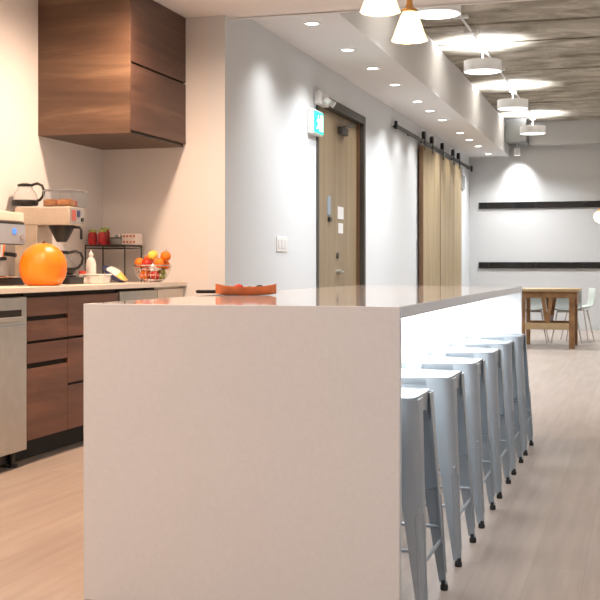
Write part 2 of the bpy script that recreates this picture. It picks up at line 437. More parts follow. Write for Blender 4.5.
for k, (xx, yy) in enumerate(((1.2, 9.35), (1.2, 12.25), (1.2, 15.25), (1.2, 18.2))):  # unseen second row of drums, added as extra fill light
    o = dup(t); o.location = (xx, yy, 3.10); o['label'] = 'unseen white drum pendant light in a second line, added for its light'; o['group'] = 'added second line of drum pendants'
    lamp('AREA', 'drum_up_lamp', (xx, yy, 3.108), 20, (.97, .98, 1.), .24, (PI, 0, 0))
    lamp('AREA', 'drum_down_lamp', (xx, yy, 3.095), 50, (.95, .97, 1.), .36).data.spread = math.radians(125)
t = thing('conduit', 'thin white electrical conduit running along the concrete ceiling above the drum pendants', 'conduit', (-1.60, 7.8, 3.36))
m = MB(); m.cyl((.0, 0, 0), (.0, 10.6, 0), .012, 12); m.build('conduit_tube', 'lampwhite', t)
for yy in (2.9, 5.9, 8.8, 3.6):
    m = MB(); m.box(-.07, .07, yy-.02, yy+.02, -.014, .02); m.build('clamp', 'lampwhite', t, bevel=.003)

# duct box and wall washer at the far end of the soffit
t = thing('duct_box', 'grey sheet metal duct box under the ceiling at the far end of the soffit', 'duct', (-1.91, 18.9, 3.03))
B('duct_body', 'ductgrey', -.165, .165, -.30, .27, 0, .37, t, bevel=.004)
B('flange', 'ductgrey', -.172, .172, -.31, -.27, -.008, .37, t, bevel=.003)
t = thing('wall_spotlight', 'white spotlight under the grey duct box washing the far wall', 'spotlight', (-1.93, 19.06, 3.03))
m = MB(); m.cyl((0,0,0), (0,0,-.05), .012); m.build('mount', 'lampwhite', t)
m = MB(); m.cyl((0,-.02,-.05), (0,.01,-.17), .045, 20, .055); m.build('lamp_can', 'lampwhite', t, bevel=.003)
m = MB(); m.cyl((0,.0095,-.169), (0,.0105,-.173), .046, 20); m.build('lens', 'soflens', t)
lamp('SPOT', 'wash_lamp', (-1.93, 19.08, 2.845), 52, (1, 1, 1), .03, (math.radians(33), 0, 0), spot=88, blend=1.)

# ------------------------------------------------------------------ bell pendants
t = thing('glass_pendant', 'x', 'pendant light', (0,0,0), 0, 'frosted bell pendants on brass')
def wob(a, z): return 1 + (.055 * abs(math.sin(4*a)) if z < .03 else .03*abs(math.sin(4*a)) if z < .07 else 0)
m = MB(); m.lathe([(.078, 0), (.070, .018), (.062, .045), (.053, .075), (.042, .105), (.032, .125), (.030, .135)], 48, wob=wob)
m.build('glass_shade', 'shadeglow', t, solid=.003)
m = MB(); m.lathe([(.0, .128), (.034, .128), (.036, .140), (.022, .147), (.014, .165), (.013, .20), (.006, .215), (.0, .215)], 24); m.build('brass_cap', 'brass', t)
m = MB(); m.cyl((0,0,.21), (0,0,ZC-2.06), .0045, 8); m.build('stem_rod', 'brass', t)
m = MB(); m.lathe([(0, ZC-2.06-.025), (.05, ZC-2.06-.02), (.06, ZC-2.06), (0, ZC-2.06)], 24); m.build('ceiling_canopy', 'brass', t)
m = MB(); m.ball((0,0,.075), .022, 1, 1, 1.3); m.build('bulb', 'bulb', t)
for k, (xx, yy, lb) in enumerate(((-1.0, 5.13, 'frosted bell glass pendant with brass cap, fully in view above the island'), (-1.0, 4.52, 'frosted bell glass pendant above the island, cut off by the top of the picture'))):
    o = t if k == 0 else dup(t); o.location = (xx, yy, 2.06); o['label'] = lb
    lamp('POINT', 'pendant_lamp', (xx, yy, 2.07), 5, (1., .74, .45), .03)
t2 = thing('brass_wall_light', 'small lamp with brass cap and white glass shade at the right edge of the picture', 'lamp', (-.345, 11.7, 1.46))
m = MB(); m.lathe([(.03, .0), (.075, .02), (.095, .055), (.088, .095), (.05, .125)], 32); m.build('glass_shade', 'shadeglow', t2, solid=.003)
m = MB(); m.lathe([(0, .115), (.055, .115), (.062, .13), (.03, .155), (.014, .18), (0, .18)], 24); m.build('brass_cap', 'brass', t2)
m = MB(); m.cyl((0,0,.17), (0,0,ZT-.0-1.46), .004, 8); m.build('stem_rod', 'brass', t2)
t2.name = 'small_pendant'
lamp('POINT', 'pendant_lamp', (-.345, 11.7, 1.45), 2, (1., .74, .45), .03)

# ------------------------------------------------------------------ island
IX0, IX1, IY0, IY1, IZ, TH = -1.666, -.6625, 3.25, 6.83, .9228, .035
t = thing('kitchen_island', 'long white stone waterfall island with a glowing recess above the bar stools', 'kitchen island', (0, 0, 0))
B('island_top', 'quartz', IX0, IX1, IY0+.0305, IY1-.0305, IZ-TH, IZ, t, bevel=.0025)
B('waterfall_panel', 'quartz', IX0, IX1, IY0, IY0+.030, 0, IZ, t, bevel=.002)
B('waterfall_panel', 'quartz', IX0, IX1, IY1-.030, IY1, 0, IZ, t, bevel=.002)
B('island_body', 'islandwhite', IX0+.01, -1.005, IY0+.030, IY1-.030, .0, IZ-TH, t, bevel=.002)
B('led_strip', 'led', -1.002, -.985, IY0+.06, IY1-.06, IZ-TH-.012, IZ-TH-.001, t)
lamp('AREA', 'island_led', (-.93, (IY0+IY1)/2, IZ-TH-.015), 30, (1., .99, .98), .16, (0, 0, 0), shape='RECTANGLE', sy=3.4)

# orange dish and black tray on the island
t = thing('black_tray', 'flat black tray on the island top, sticking out left of the orange dish', 'tray', (-1.745, 4.68, IZ), math.radians(17))
m = MB(); m.box(-.10, .07, -.045, .045, 0, .007); m.build('tray_base', 'black', t, bevel=.003)
m = MB(); m.tube([(-.10,-.045,.009),(.07,-.045,.009),(.07,.045,.009),(-.10,.045,.009)], .004, 8, closed=True); m.build('tray_rim', 'black', t)
t = thing('serving_dish', 'long orange red boat shaped dish on the island top', 'dish', (-1.515, 4.36, IZ), math.radians(16))
rings = []
N = 18
for k in range(N+1):
    f = k / N; x = -.122 + .244*f
    hw = .045 * (max(.0, 1 - abs(2*f-1)**2.6))**.5 + .006
    lift = .007 * abs(2*f-1)**4
    h = .034 + .006 * abs(2*f-1)**2
    zb = lift
    rings.append([(x, -hw, zb+h), (x, -hw*.62, zb+.003), (x, 0, zb), (x, hw*.62, zb+.003), (x, hw, zb+h), (x, hw-.005, zb+h), (x, hw*.5, zb+.009), (x, 0, zb+.007), (x, -hw*.5, zb+.009), (x, -hw+.005, zb+h)])
MB().loft(rings).build('dish_body', 'terracotta', t, ang=60)
m = MB(); m.cyl((0,-.0, 0), (0, 0, .006), .03, 20); m.build('foot', 'terracotta', t)
for (px, lb, mt) in ((-.03, 'red candy lump lying in the middle of the orange dish', 'redapple'), (.055, 'dark lump lying in the right end of the orange dish', 'coffee'), (.015, 'brown lump lying between the red and the dark one in the dish', 'stem')):
    o = MB().ball((0,0,.014), .016, 1.2, 1, .85).build('candy', mt, None, origin=(0,0,0)); c_, s_ = math.cos(.244), math.sin(.244)
    o.location = (-1.515 + px*c_, 4.36 + px*s_, IZ + (.0085 if px == .015 else .018 if px < 0 else .014)); tag(o, lb, 'candy')

# ------------------------------------------------------------------ stools
def make_stool():
    t = thing('metal_bar_stool', 'x', 'bar stool', (0,0,0), 0, 'silver metal stools along the island')
    SH = .65
    # seat pan: rounded square with raised lip and a dished middle with an oval hole
    def rsq(h, r, z, n=7):
        pts = []
        for (cx, cy, a0) in ((h-r, h-r, 0), (-h+r, h-r, PI/2), (-h+r, -h+r, PI), (h-r, -h+r, 1.5*PI)):
            for i in range(n): a = a0 + PI/2*i/(n-1); pts.append((cx + r*math.cos(a), cy + r*math.sin(a), z))
        return pts
    def oval(z, rx=.022, ry=.011):
        n = 28; out = []
        for p in rsq(.15, .04, 0): a = math.atan2(p[1], p[0]); out.append((rx*math.cos(a), ry*math.sin(a), z))
        return out
    m = MB()
    m.loft([rsq(.147, .040, SH-.034), rsq(.150, .042, SH-.02), rsq(.150, .042, SH-.004), rsq(.145, .040, SH), rsq(.136, .036, SH-.003), rsq(.11, .03, SH-.008), oval(SH-.009), oval(SH-.016), rsq(.11, .03, SH-.016), rsq(.141, .038, SH-.016), rsq(.144, .038, SH-.034)], cap=False)
    m.build('seat', 'galv', t, ang=50)
    def leg(sx, sy):
        rings = []
        for (f, wd, th) in ((0, .094, .003), (.03, .092, .003), (.1, .086, .003), (.3, .072, .003), (.6, .052, .003), (.85, .036, .003), (1, .026, .003)):
            cx = .1560 + (.190-.1560)*f; z = SH-.006 - (SH-.028)*f
            # angle section, rounded outer corner; (0,0) outer corner pointing outward
            r = min(.034, wd*.42); o_ = []
            o_.append((cx - wd, cx)); 
            for i in range(6): a = PI/2 - PI/2*i/5; o_.append((cx - r + r*math.cos(a), cx - r + r*math.sin(a)))
            o_.append((cx, cx - wd))
            i_ = []
            ri = max(.004, r - th); c2 = cx - th
            i_.append((c2, cx - wd))
            for i in range(6): a = PI/2*i/5; i_.append((c2 - ri + ri*math.cos(a), c2 - ri + ri*math.sin(a)))
            i_.append((cx - wd, c2))
            rings.append([(sx*x, sy*y, z) for x, y in o_ + i_])
        g = MB(); g.loft(rings)
        L = g.build('leg', 'galv', t, ang=35)
        # pressed rib on each outer face over the lower half
        g = MB()
        for f0, f1, s in ((.52, .93, 0), (.52, .93, 1)):
            a = []
            for f in (f0, f1):
                cx = .1535 + (.190-.1535)*f; z = SH-.012-(SH-.028)*f; off = cx - .020 + .003*f
                a.append((sx*(cx+.001), sy*off, z) if s else (sx*off, sy*(cx+.001), z))
            g.tube(a, .0032, 8)
        g.build('pressed_rib', 'galv', L)
        g = MB(); g.lathe([(.0, 0), (.011, 0), (.013, .003), (.013, .013), (.011, .017), (.009, .030), (0, .030)], 16, sx*.181, sy*.181, 0); g.build('foot_cap', 'rubber', L)
    for sx in (1, -1):
        for sy in (1, -1): leg(sx, sy)
    # skirt with a curved lower edge between the legs
    for k in range(4):
        m = MB(); n = 10; top = []; bot = []
        for i in range(n+1):
            u = -.105 + .21*i/n; top.append((u, SH-.020)); bot.append((u, SH-.052 - .045*(abs(u)/.105)**2.2))
        m.prism(top + bot[::-1], 'y', .1450, .1480)
        R = Matrix.Rotation(k*PI/2, 4, 'Z'); bmesh.ops.transform(m.bm, matrix=R, verts=m.bm.verts[:])
        m.build('apron', 'galv', t)
    for k, z in ((0, .205), (2, .205), (1, .165), (3, .165)):
        f = (SH-.012-z)/(SH-.028); c = .1535 + (.190-.1535)*f - .008
        m = MB(); m.tube([(-c, c, z), (c, c, z)], .0055, 10); m.box(-c-.002, -c+.03, c-.001, c+.004, z-.007, z+.007); m.box(c-.03, c+.002, c-.001, c+.004, z-.007, z+.007)
        R = Matrix.Rotation(k*PI/2, 4, 'Z'); bmesh.ops.transform(m.bm, matrix=R, verts=m.bm.verts[:])
        m.build('crossbar', 'galv', t)
    # diagonal brace under the seat
    m = MB(); m.tube([(-.17, -.17, .33), (.17, .17, .33)], .005, 8); m.tube([(-.17, .17, .34), (.17, -.17, .34)], .005, 8); m.build('cross_brace', 'galv', t)
    return t
st = make_stool()
sl = ['nearest the camera behind the end panel', 'second from the camera', 'third from the camera', 'fourth from the camera', 'fifth from the camera', 'last one, by the far table']
for k in range(6):
    o = st if k == 0 else dup(st)
    o.location = (-.782, 3.485 + .607*k, 0) if k == 0 else (-.784, 3.546 + .608*k, 0)
    if k == 0: o.location = (-.784, 3.492, 0)
    o['label'] = 'silver grey metal stool at the island, ' + sl[k]

# ------------------------------------------------------------------ kitchen run
XF = -3.07                       # front plane of the low cabinets
t = tag(B('kitchen_countertop', 'cream', XK, -3.045, YR+.6, YK, CT-.03, CT, bevel=.002), 'long cream countertop running along the left kitchen wall', 'countertop')
TK = .12
def front(name, y0, y1, z0, z1, par, mat='walnutlow'):
    return B(name, mat, XF-.018, XF, y0+.0015, y1-.0015, z0, z1, par, bevel=.0015)
def base_cab(y0, y1, spans, label, mat='walnutlow', kindn='drawer'):
    t = thing('base_cabinet', label, 'cabinet', (0, 0, 0), 0)
    m = MB(); m.box(XK+.01, XF-.022, y0+.001, y1-.001, TK, CT-.032)
    m.build('carcass', 'dark', t, smooth=False)
    B('toe_kick', 'rubber', XK+.05, XF-.11, y0+.001, y1-.001, 0, TK, t)
    for z0, z1 in spans: front(kindn, y0, y1, z0, z1, t, mat)
    return t
t = base_cab(5.355, 5.80, ((.775, .874), (.645, .750), (.528, .630), (.125, .500)), 'walnut drawer cabinet next to the dishwasher, with four fronts')
t = base_cab(5.80, 6.455, ((.645, .874), (.385, .630), (.125, .370)), 'walnut drawer cabinet with three tall fronts, partly behind the island')
# dishwasher
t = thing('dishwasher', 'stainless steel dishwasher under the counter at the left edge', 'dishwasher', (0, 0, 0))
B('tub', 'dark', XK+.03, XF-.025, 4.757, 5.34, .10, CT-.035, t)
dr = MB()
dr.prism([(4.76, .085), (5.34, .085), (5.34, .88), (4.76, .88)], 'x', XF-.022, XF+.008)
dr = dr.build('door', 'steel', t, bevel=.004)
B('handle_recess', 'dark', XF+.0075, XF+.0095, 4.82, 5.285, .775, .815, dr, bevel=.001)
B('grip', 'steel', XF+.006, XF+.022, 4.82, 5.285, .755, .78, dr, bevel=.004)
B('control_strip', 'panelgrey', XF+.0075, XF+.0095, 4.775, 5.33, .735, .742, dr)
B('kick_plate', 'black', XK+.08, XF-.06, 4.77, 5.33, .02, .10, t, bevel=.004)
for yy in (4.81, 5.28):
    m = MB(); m.cyl((XF-.045, yy, 0), (XF-.045, yy, .10), .016); m.cyl((XF-.045, yy, 0), (XF-.045, yy, .012), .03, 20); m.build('leveling_foot', 'black', t)
for y0, lb in ((4.10, 'walnut door cabinet on the camera side of the dishwasher'), (3.2, 'walnut door cabinet two places before the dishwasher'), (2.3, 'walnut door cabinet at the camera end of the counter')):
    c = base_cab(y0, y0+ (.65 if y0 > 4 else .86 if y0 > 3 else .9), ((.125, .874),), lb, kindn='door')
# steel under-counter fridge and cream end cabinet
t = thing('undercounter_fridge', 'stainless under counter fridge mostly hidden behind the island', 'fridge', (0,0,0))
B('fridge_body', 'dark', XK+.03, XF-.02, 6.465, 7.04, .02, CT-.036, t)
f_ = B('fridge_door', 'steel', XF-.018, XF+.004, 6.47, 7.035, .10, .883, t, bevel=.004)
m = MB(); m.tube([(XF+.004, 6.52, .70), (XF+.035, 6.52, .70), (XF+.035, 6.52, .40), (XF+.004, 6.52, .40)], .007); m.build('handle', 'chrome', f_)
t = thing('end_cabinet', 'cream end cabinet in the corner of the counter', 'cabinet', (0,0,0))
B('cabinet_body', 'cream', XK+.01, XF-.022, 7.05, YK-.002, 0, CT-.032, t)
B('door', 'cream', XF-.02, XF, 7.055, YK-.005, .05, .885, t, bevel=.002)

# upper cabinet
t = thing('wall_cabinet', 'walnut wall cabinet with two stacked flap doors, hanging in the kitchen corner', 'wall cabinet', (0, 0, 0))
UX, UY, UZ = -3.05, 6.575, 1.872
m = MB(); m.box(XK, UX-.021, UY+.018, YK, UZ+.012, ZC-.002); m.build('carcass', 'dark', t, smooth=False)
B('side_panel', 'walnut', XK, UX, UY, UY+.018, UZ, ZC, t, bevel=.001)
B('bottom_panel', 'walnut', XK, UX-.021, UY+.018, YK, UZ, UZ+.012, t)
B('flap_door', 'walnutfront', UX-.02, UX-.001, UY+.021, YK-.003, UZ+.022, UZ+.437, t, bevel=.0015)
B('flap_door', 'walnutfront', UX-.02, UX-.001, UY+.021, YK-.003, UZ+.450, ZC-.004, t, bevel=.0015)

# ------------------------------------------------------------------ things on the counter
# pumpkin
t = thing('pumpkin', 'large smooth bright orange pumpkin on the cream counter', 'pumpkin', (-3.20, 5.757, CT), .3)
def pw(a, z): return 1 + .014*math.cos(10*a)
pr = [(.001, .010), (.045, .003), (.082, .0), (.104, .014), (.122, .045), (.131, .082), (.131, .120), (.122, .156), (.104, .188), (.080, .212), (.052, .229), (.026, .236), (.001, .233)]
m = MB(); m.lathe(pr, 60, wob=pw); m.build('pumpkin_body', 'orange', t, ang=80)
m = MB(); m.tube([(0,0,.232), (.002,.0,.243), (.008,.002,.250)], .008, 8, .006); m.build('stem', 'stem', t)

# brewer : body with overhanging head, camera sees its side
by0, by1, bx0, bx1 = 6.17, 6.36, -3.62, -3.255
t = thing('coffee_brewer', 'beige steel pour over coffee brewer behind the pumpkin, with a black filter basket', 'coffee machine', (0,0,0))
B('base', 'black', bx0, bx1, by0, by1, CT, CT+.045, t, bevel=.006)
B('column', 'beigesteel', bx0, bx0+.15, by0, by1, CT+.045, 1.285, t, bevel=.004)
hd = B('head', 'beigesteel', bx0, bx1, by0, by1, 1.285, 1.395, t, bevel=.006)
B('control_panel', 'grey', bx1, bx1+.004, by0+.008, by1-.008, 1.292, 1.388, hd)
B('warning_label', 'cardred', bx1+.004, bx1+.006, by0+.02, by0+.075, 1.31, 1.375, hd)
B('name_label', 'navy', bx1+.004, bx1+.006, by0+.09, by0+.13, 1.335, 1.375, hd)
m = MB(); m.cyl((bx1+.004, by1-.04, 1.32), (bx1+.014, by1-.04, 1.32), .012); m.build('switch', 'black', hd)
m = MB(); m.lathe([(0, -.10), (.03, -.10), (.045, -.075), (.078, -.01), (.08, 0), (0, 0)], 32, bx1-.10, (by0+by1)/2, 1.285); m.build('filter_basket', 'black', t)
m = MB(); m.tube([(bx1-.04, (by0+by1)/2, 1.275), (bx1+.02, (by0+by1)/2, 1.272), (bx1+.03, (by0+by1)/2, 1.255), (bx1+.03, (by0+by1)/2, 1.20)], .008, 10); m.build('basket_handle', 'black', t)
m = MB(); m.lathe([(0, 0), (.075, 0), (.078, .008), (0, .008)], 32, bx1-.09, (by0+by1)/2, CT+.045); m.build('warmer_plate', 'black', t)
def decanter(loc, rz, label, coffee=True, s=1.0):
    t = thing('coffee_decanter', label, 'coffee pot', loc, rz, 'glass coffee decanters')
    m = MB(); m.lathe([(0, .001), (.055, .001), (.072, .02), (.076, .05), (.066, .085), (.045, .115), (.040, .125), (.044, .135)], 32); m.build('glass_bowl', 'glass', t, solid=.002)
    if coffee:
        m = MB(); m.lathe([(0, .004), (.052, .004), (.069, .022), (.072, .045), (0, .045)], 32); m.build('coffee', 'coffee', t)
    m = MB(); m.lathe([(.0, .128), (.046, .128), (.047, .142), (.02, .150), (0, .150)], 24); m.build('lid', 'black', t)
    m = MB(); m.tube([(.035,0,.137), (.075,0,.148), (.105,0,.135), (.117,0,.105), (.110,0,.07), (.092,0,.048), (.072,0,.04)], .0085, 10); m.build('handle', 'black', t)
    m = MB(); m.lathe([(.0735, .012), (.0785, .018), (.080, .040), (.0775, .046), (.0735, .046)], 32); m.build('band', 'black', t)
    return t
decanter((bx1-.09, (by0+by1)/2, CT+.053), .3, 'glass coffee pot with brown coffee on the brewer hotplate, behind the pumpkin')
decanter((-3.595, 6.25, 1.395), .2, 'empty glass coffee pot with curved black handle standing on top of the brewer', coffee=False)
# clear bin with snacks on the brewer
t = thing('storage_bin', 'clear plastic bin with lid on top of the brewer', 'storage bin', (-3.35, 6.31, 1.395))
b0 = MB()
X0, X1, Y0, Y1, HH = -.10, .095, -.10, .10, .095
b0.box(X0, X1, Y0, Y1, 0, .003); b0.box(X0, X0+.003, Y0, Y1, .003, HH); b0.box(X1-.003, X1, Y0, Y1, .003, HH); b0.box(X0+.003, X1-.003, Y0, Y0+.003, .003, HH); b0.box(X0+.003, X1-.003, Y1-.003, Y1, .003, HH)
b0.build('bin_body', 'clear', t, smooth=False)
B('lid', 'clear', X0-.006, X1+.006, Y0-.006, Y1+.006, HH, HH+.012, t, bevel=.004)
for k, (px, py, mt, lb) in enumerate(((-.06, -.045, 'snack', 'orange snack packet in the clear bin, the left one'), (.035, -.045, 'snack', 'orange snack packet in the clear bin, the right one'), (.0, .055, 'redsnack', 'red snack packet in the clear bin behind the orange ones'))):
    o = MB().box(-.043, .043, -.04, .04, 0, .045).build('snack_packet', mt, None, bevel=.014, seg=3, origin=(0,0,0)); o.location = (-3.36+px, 6.31+py, 1.399); tag(o, lb, 'snack packet')

# black single serve machine at the left edge
t = thing('espresso_machine', 'black coffee machine with a blue lit panel at the left edge of the counter', 'coffee machine', (0,0,0))
ex0, ex1, ey0, ey1 = -3.66, -3.375, 5.60, 5.87
B('body', 'black', ex0, ex1-.115, ey0-.10, ey1, CT, 1.27, t, bevel=.012)
hd = B('head', 'black', ex0, ex1, ey0-.10, ey1, 1.16, 1.29, t, bevel=.012)
B('base', 'black', ex0+.10, ex1, ey0-.10, ey1, CT, CT+.045, t, bevel=.008)
m = MB(); m.box(ex0+.02, ex1-.012, ey0-.104, ey0-.10, 1.165, 1.275); m.box(ex1, ex1+.004, ey0-.09, ey1-.01, 1.165, 1.275); m.build('control_panel', 'panelgrey', hd, smooth=False)
m = MB(); m.cyl((ex1+.003, ey1-.13, 1.235), (ex1+.008, ey1-.13, 1.235), .017, 20); m.build('blue_display', 'blue', hd)
m = MB(); m.cyl((ex1+.003, ey1-.05, 1.205), (ex1+.012, ey1-.05, 1.205), .018, 20); m.build('dial', 'grey', hd)
m = MB(); m.cyl((ex1-.07, ey1-.15, 1.16), (ex1-.07, ey1-.15, 1.09), .035, 20, .028); m.build('spout', 'chrome', t)
m = MB(); m.tube([(ex1-.05, ey1-.15, 1.11), (ex1+.022, ey1-.14, 1.10)], .012, 12); m.build('portafilter_handle', 'black', t)
B('drip_tray', 'chrome', ex0+.15, ex1+.015, ey0-.08, ey1-.02, CT+.045, CT+.053, t, bevel=.003)
o = MB().lathe([(0, 0), (.03, 0), (.038, .01), (.040, .085), (.037, .088), (.036, .012), (0, .006)], 28).build('mug', 'grey', None, origin=(0,0,0)); o.location = (ex1-.07, ey1-.15, CT+.054); tag(o, 'dark grey cup on the drip tray of the black coffee machine', 'cup')
m = MB(); m.box(ex0+.02, ex1-.02, ey0-.04, ey1+.02, 0, .055)
o = m.build('filter_carton', 'cream', None, bevel=.006); o.location.z = 1.291; tag(o, 'cream carton lying on top of the black coffee machine', 'carton')

# bottle, small red pot, white tub
t = thing('squeeze_bottle', 'white plastic bottle standing beside the brewer', 'bottle', (-3.36, 6.66, CT))
m = MB(); m.lathe([(0,0), (.030,0), (.033,.006), (.033,.12), (.026,.15), (.013,.165), (.013,.172), (0,.172)], 24); m.build('bottle_body', 'whitefilm', t)
m = MB(); m.lathe([(0,.172), (.015,.172), (.015,.188), (.006,.196), (.004,.215), (0,.215)], 20); m.build('cap', 'white', t)
t = thing('white_tub', 'low white plastic tub on the counter between brewer and bag', 'tub', (-3.25, 6.51, CT))
m = MB(); m.prism([(-.068, .0), (.068, .0), (.078, .052), (-.078, .052)], 'y', -.055, .055); m.build('tub_body', 'whitefilm', t, bevel=.008)
B('lid', 'white', -.082, .082, -.060, .060, .052, .060, t, bevel=.003)
t = thing('red_pot', 'tiny red lidded pot beside the white bottle', 'pot', (-3.36, 6.54, CT))
m = MB(); m.lathe([(0,0), (.020,0), (.024,.02), (.022,.06), (0,.06)], 20); m.build('pot_body', 'cardwhite', t)
m = MB(); m.lathe([(0,.06), (.024,.06), (.024,.078), (0,.08)], 20); m.build('lid', 'redsnack', t)
# snack bag leaning
t = thing('snack_bag', 'yellow white and navy crisp bag lying under the wire rack', 'snack bag', (-3.33, 6.95, CT), math.radians(10))
def pillow(x0, x1, z0):
    R = []
    n = 10
    for k in range(n+1):
        f = x0 + (x1-x0)*k/n; fat = .034*math.sin(PI*min(max((f+.085)/.17, 0.03), .97))**.6
        ring = []
        for j in range(16):
            a = 2*PI*j/16; ring.append((f, .06*math.cos(a), fat*math.sin(a)*(1-.25*abs(math.cos(a)))))
        R.append(ring)
    return R
tilt = Matrix.Translation((0, 0, .062)) @ Matrix.Rotation(math.radians(33), 4, 'Y')
for nm, a, b, mt in (('bag_end', -.085, -.05, 'navy'), ('bag_middle', -.05, .03, 'whitefilm'), ('bag_end', .03, .085, 'yellowfilm')):
    m = MB(); m.loft(pillow(a, b, 0)); bmesh.ops.transform(m.bm, matrix=tilt, verts=m.bm.verts[:]); m.build(nm, mt, t, ang=60)
m = MB(); m.loft([[(x, y*.98, z-.012) for x, y, z in r] for r in pillow(-.08, .08, 0)]); bmesh.ops.transform(m.bm, matrix=tilt, verts=m.bm.verts[:]); m.build('bag_back', 'navy', t, ang=60)

# wire rack
t = thing('wire_rack', 'black wire counter rack in the kitchen corner', 'rack', (0,0,0))
rx0, rx1, ry0, ry1, rz = -3.64, -3.345, 7.13, 7.40, 1.18
m = MB()
m.tube([(rx0,ry0,rz),(rx1,ry0,rz),(rx1,ry1,rz),(rx0,ry1,rz)], .006, 8, closed=True)
m.tube([(rx0,ry0,rz-.018),(rx1,ry0,rz-.018),(rx1,ry1,rz-.018),(rx0,ry1,rz-.018)], .004, 8, closed=True)
for k in range(14):
    x = rx0 + (rx1-rx0)*(k+.5)/14; m.cyl((x, ry0, rz), (x, ry1, rz), .0028, 6)
m.build('wire_shelf', 'black', t)
for x, y in ((rx0, ry0), (rx1, ry0), (rx0, ry1), (rx1, ry1)):
    m = MB(); m.cyl((x, y, CT), (x, y, rz), .005, 8); m.build('leg', 'black', t)
SH = rz + .0065
def jar(x, y, label, mt, lid, r=.036, h=.085):
    t = thing('jar', label, 'jar', (x, y, SH), 0, 'jars on the wire rack')
    m = MB(); m.lathe([(0,0), (r*.9,0), (r,.008), (r,h*.8), (r*.8,h*.95), (r*.8,h), (0,h)], 24); m.build('jar_body', mt, t)
    m = MB(); m.lathe([(0,h), (r*.88,h), (r*.88,h+.016), (0,h+.017)], 24); m.build('lid', lid, t)
jar(-3.605, 7.17, 'red jar with a green lid on the wire rack, at its left end', 'jarred', 'greenlid', .032)
jar(-3.535, 7.18, 'red jar with a green lid on the wire rack, beside the dark basket', 'jarred', 'greenlid', .033)
jar(-3.575, 7.30, 'taller red jar with a green lid at the back of the wire rack', 'jarred', 'greenlid', .034, .105)
t = thing('packet_basket', 'dark mesh basket of grey packets on the wire rack', 'basket', (-3.46, 7.27, SH))
m = MB(); m.loft([[(-.035,-.05,0),(.035,-.05,0),(.035,.05,0),(-.035,.05,0)], [(-.04,-.055,.045),(.04,-.055,.045),(.04,.055,.045),(-.04,.055,.045)]], cap=False); m.box(-.035,.035,-.05,.05,0,.003); m.build('basket_body', 'grey', t, solid=.002)
m = MB(); m.tube([(-.04,-.055,.046),(.04,-.055,.046),(.04,.055,.046),(-.04,.055,.046)], .004, 8, closed=True); m.build('basket_rim', 'black', t)
for k, (px, ag) in enumerate(((-.022, -.1), (0, .05), (.022, .1))):
    o = MB().box(-.008, .008, -.045, .045, 0, .062).build('sachet', 'panelgrey' if k == 1 else 'cardwhite', None, bevel=.004, origin=(0,0,0)); o.location = (-3.46+px, 7.27, SH+.006); o.rotation_euler = (0, ag*.5, 0)
    tag(o, ('pale sachet in the dark basket, next to the red jars', 'blue grey sachet in the middle of the dark basket', 'pale sachet in the dark basket, next to the white cartons')[k], 'sachet', 'sachets in the basket')
for k, z in enumerate((0, .039)):
    t = thing('tea_carton', 'white carton with red print on the wire rack, %s of the two' % ('lower', 'upper')[k], 'carton', (-3.365, 7.29, SH + z), 0, 'cartons stacked on the rack')
    B('box', 'cardwhite', -.055, .055, -.05, .05, 0, .038, t, bevel=.002)
    m = MB()
    for j in range(4): m.box(-.046+j*.025, -.030+j*.025, -.0512, -.05, .012, .026)
    m.build('print', 'cardred', t, smooth=False)

# fruit bowl
FX, FY = -3.165, 7.18
t = thing('fruit_bowl', 'silver wire fruit bowl heaped with fruit in the counter corner', 'bowl', (FX, FY, CT))
m = MB()
def ringp(r, z, n=36): return [(r*math.cos(2*PI*k/n), r*math.sin(2*PI*k/n), z) for k in range(n)]
prof = [(.055, .006), (.085, .020), (.108, .050), (.122, .085), (.130, .115)]
for r, z in prof: m.tube(ringp(r, z), .0022 if z < .11 else .004, 6, closed=True)
for k in range(20):
    a = 2*PI*k/20; m.tube([(r*math.cos(a), r*math.sin(a), z) for r, z in [(.03, .004)] + prof], .0018, 6)
m.lathe([(0, .001), (.055, .001), (.056, .006), (0, .006)], 28)
m.build('wire_bowl', 'chrome', t)
mats = {'orange': ('orangepeel', .036, (1,1,.95)), 'apple': ('redapple', .036, (1,1,.9)), 'peach': ('peachfruit', .035, (1,1,.93)), 'lemon': ('lemon', .031, (1.25,1,1)), 'pear': ('lime', .032, (1,1,1.15))}
protos = {}
def fruit(kd, x, y, z, lb):
    if kd not in protos:
        mt, r, sc = mats[kd]
        t = thing(kd, 'x', 'fruit', (0,0,0), 0, 'fruit in the wire bowl')
        m = MB()
        n = 14; pr = []
        for k in range(n+1):
            a = -PI/2 + PI*k/n; rr = r*math.cos(a); zz = r*math.sin(a)*sc[2]
            dim = .20*r*math.exp(-(rr/(.35*r))**2)
            pr.append((max(rr, .0006), zz - math.copysign(dim, zz) if kd in ('apple', 'peach') else zz))
        m.lathe(pr, 24)
        if kd == 'lemon': bmesh.ops.scale(m.bm, vec=(1.25, 1, 1), verts=m.bm.verts[:])
        m.build('flesh', mt, t, ang=80)
        s_ = MB(); zt = r*sc[2]*(.78 if kd in ('apple', 'peach') else .98); s_.tube([(0,0,zt), (.002,0,zt+.006), (.005,0,zt+.011)], .0018, 6); s_.build('stem', 'stem', t)
        protos[kd] = t; o = t
    else: o = dup(protos[kd])
    o.location = (FX+x, FY+y, CT+z); o['label'] = lb; o.rotation_euler = (random.uniform(-.4,.4), random.uniform(-.4,.4), random.uniform(0,6))
FR = []
FR.append(('orange', -.045, -.040, .047, 'orange low in the wire bowl, front left'))
FR.append(('apple', .030, -.052, .047, 'dark red apple low at the front of the wire bowl'))
FR.append(('pear', .062, .015, .058, 'green fruit low at the right side of the wire bowl'))
FR.append(('orange', .0, .052, .050, 'orange low at the back of the wire bowl'))
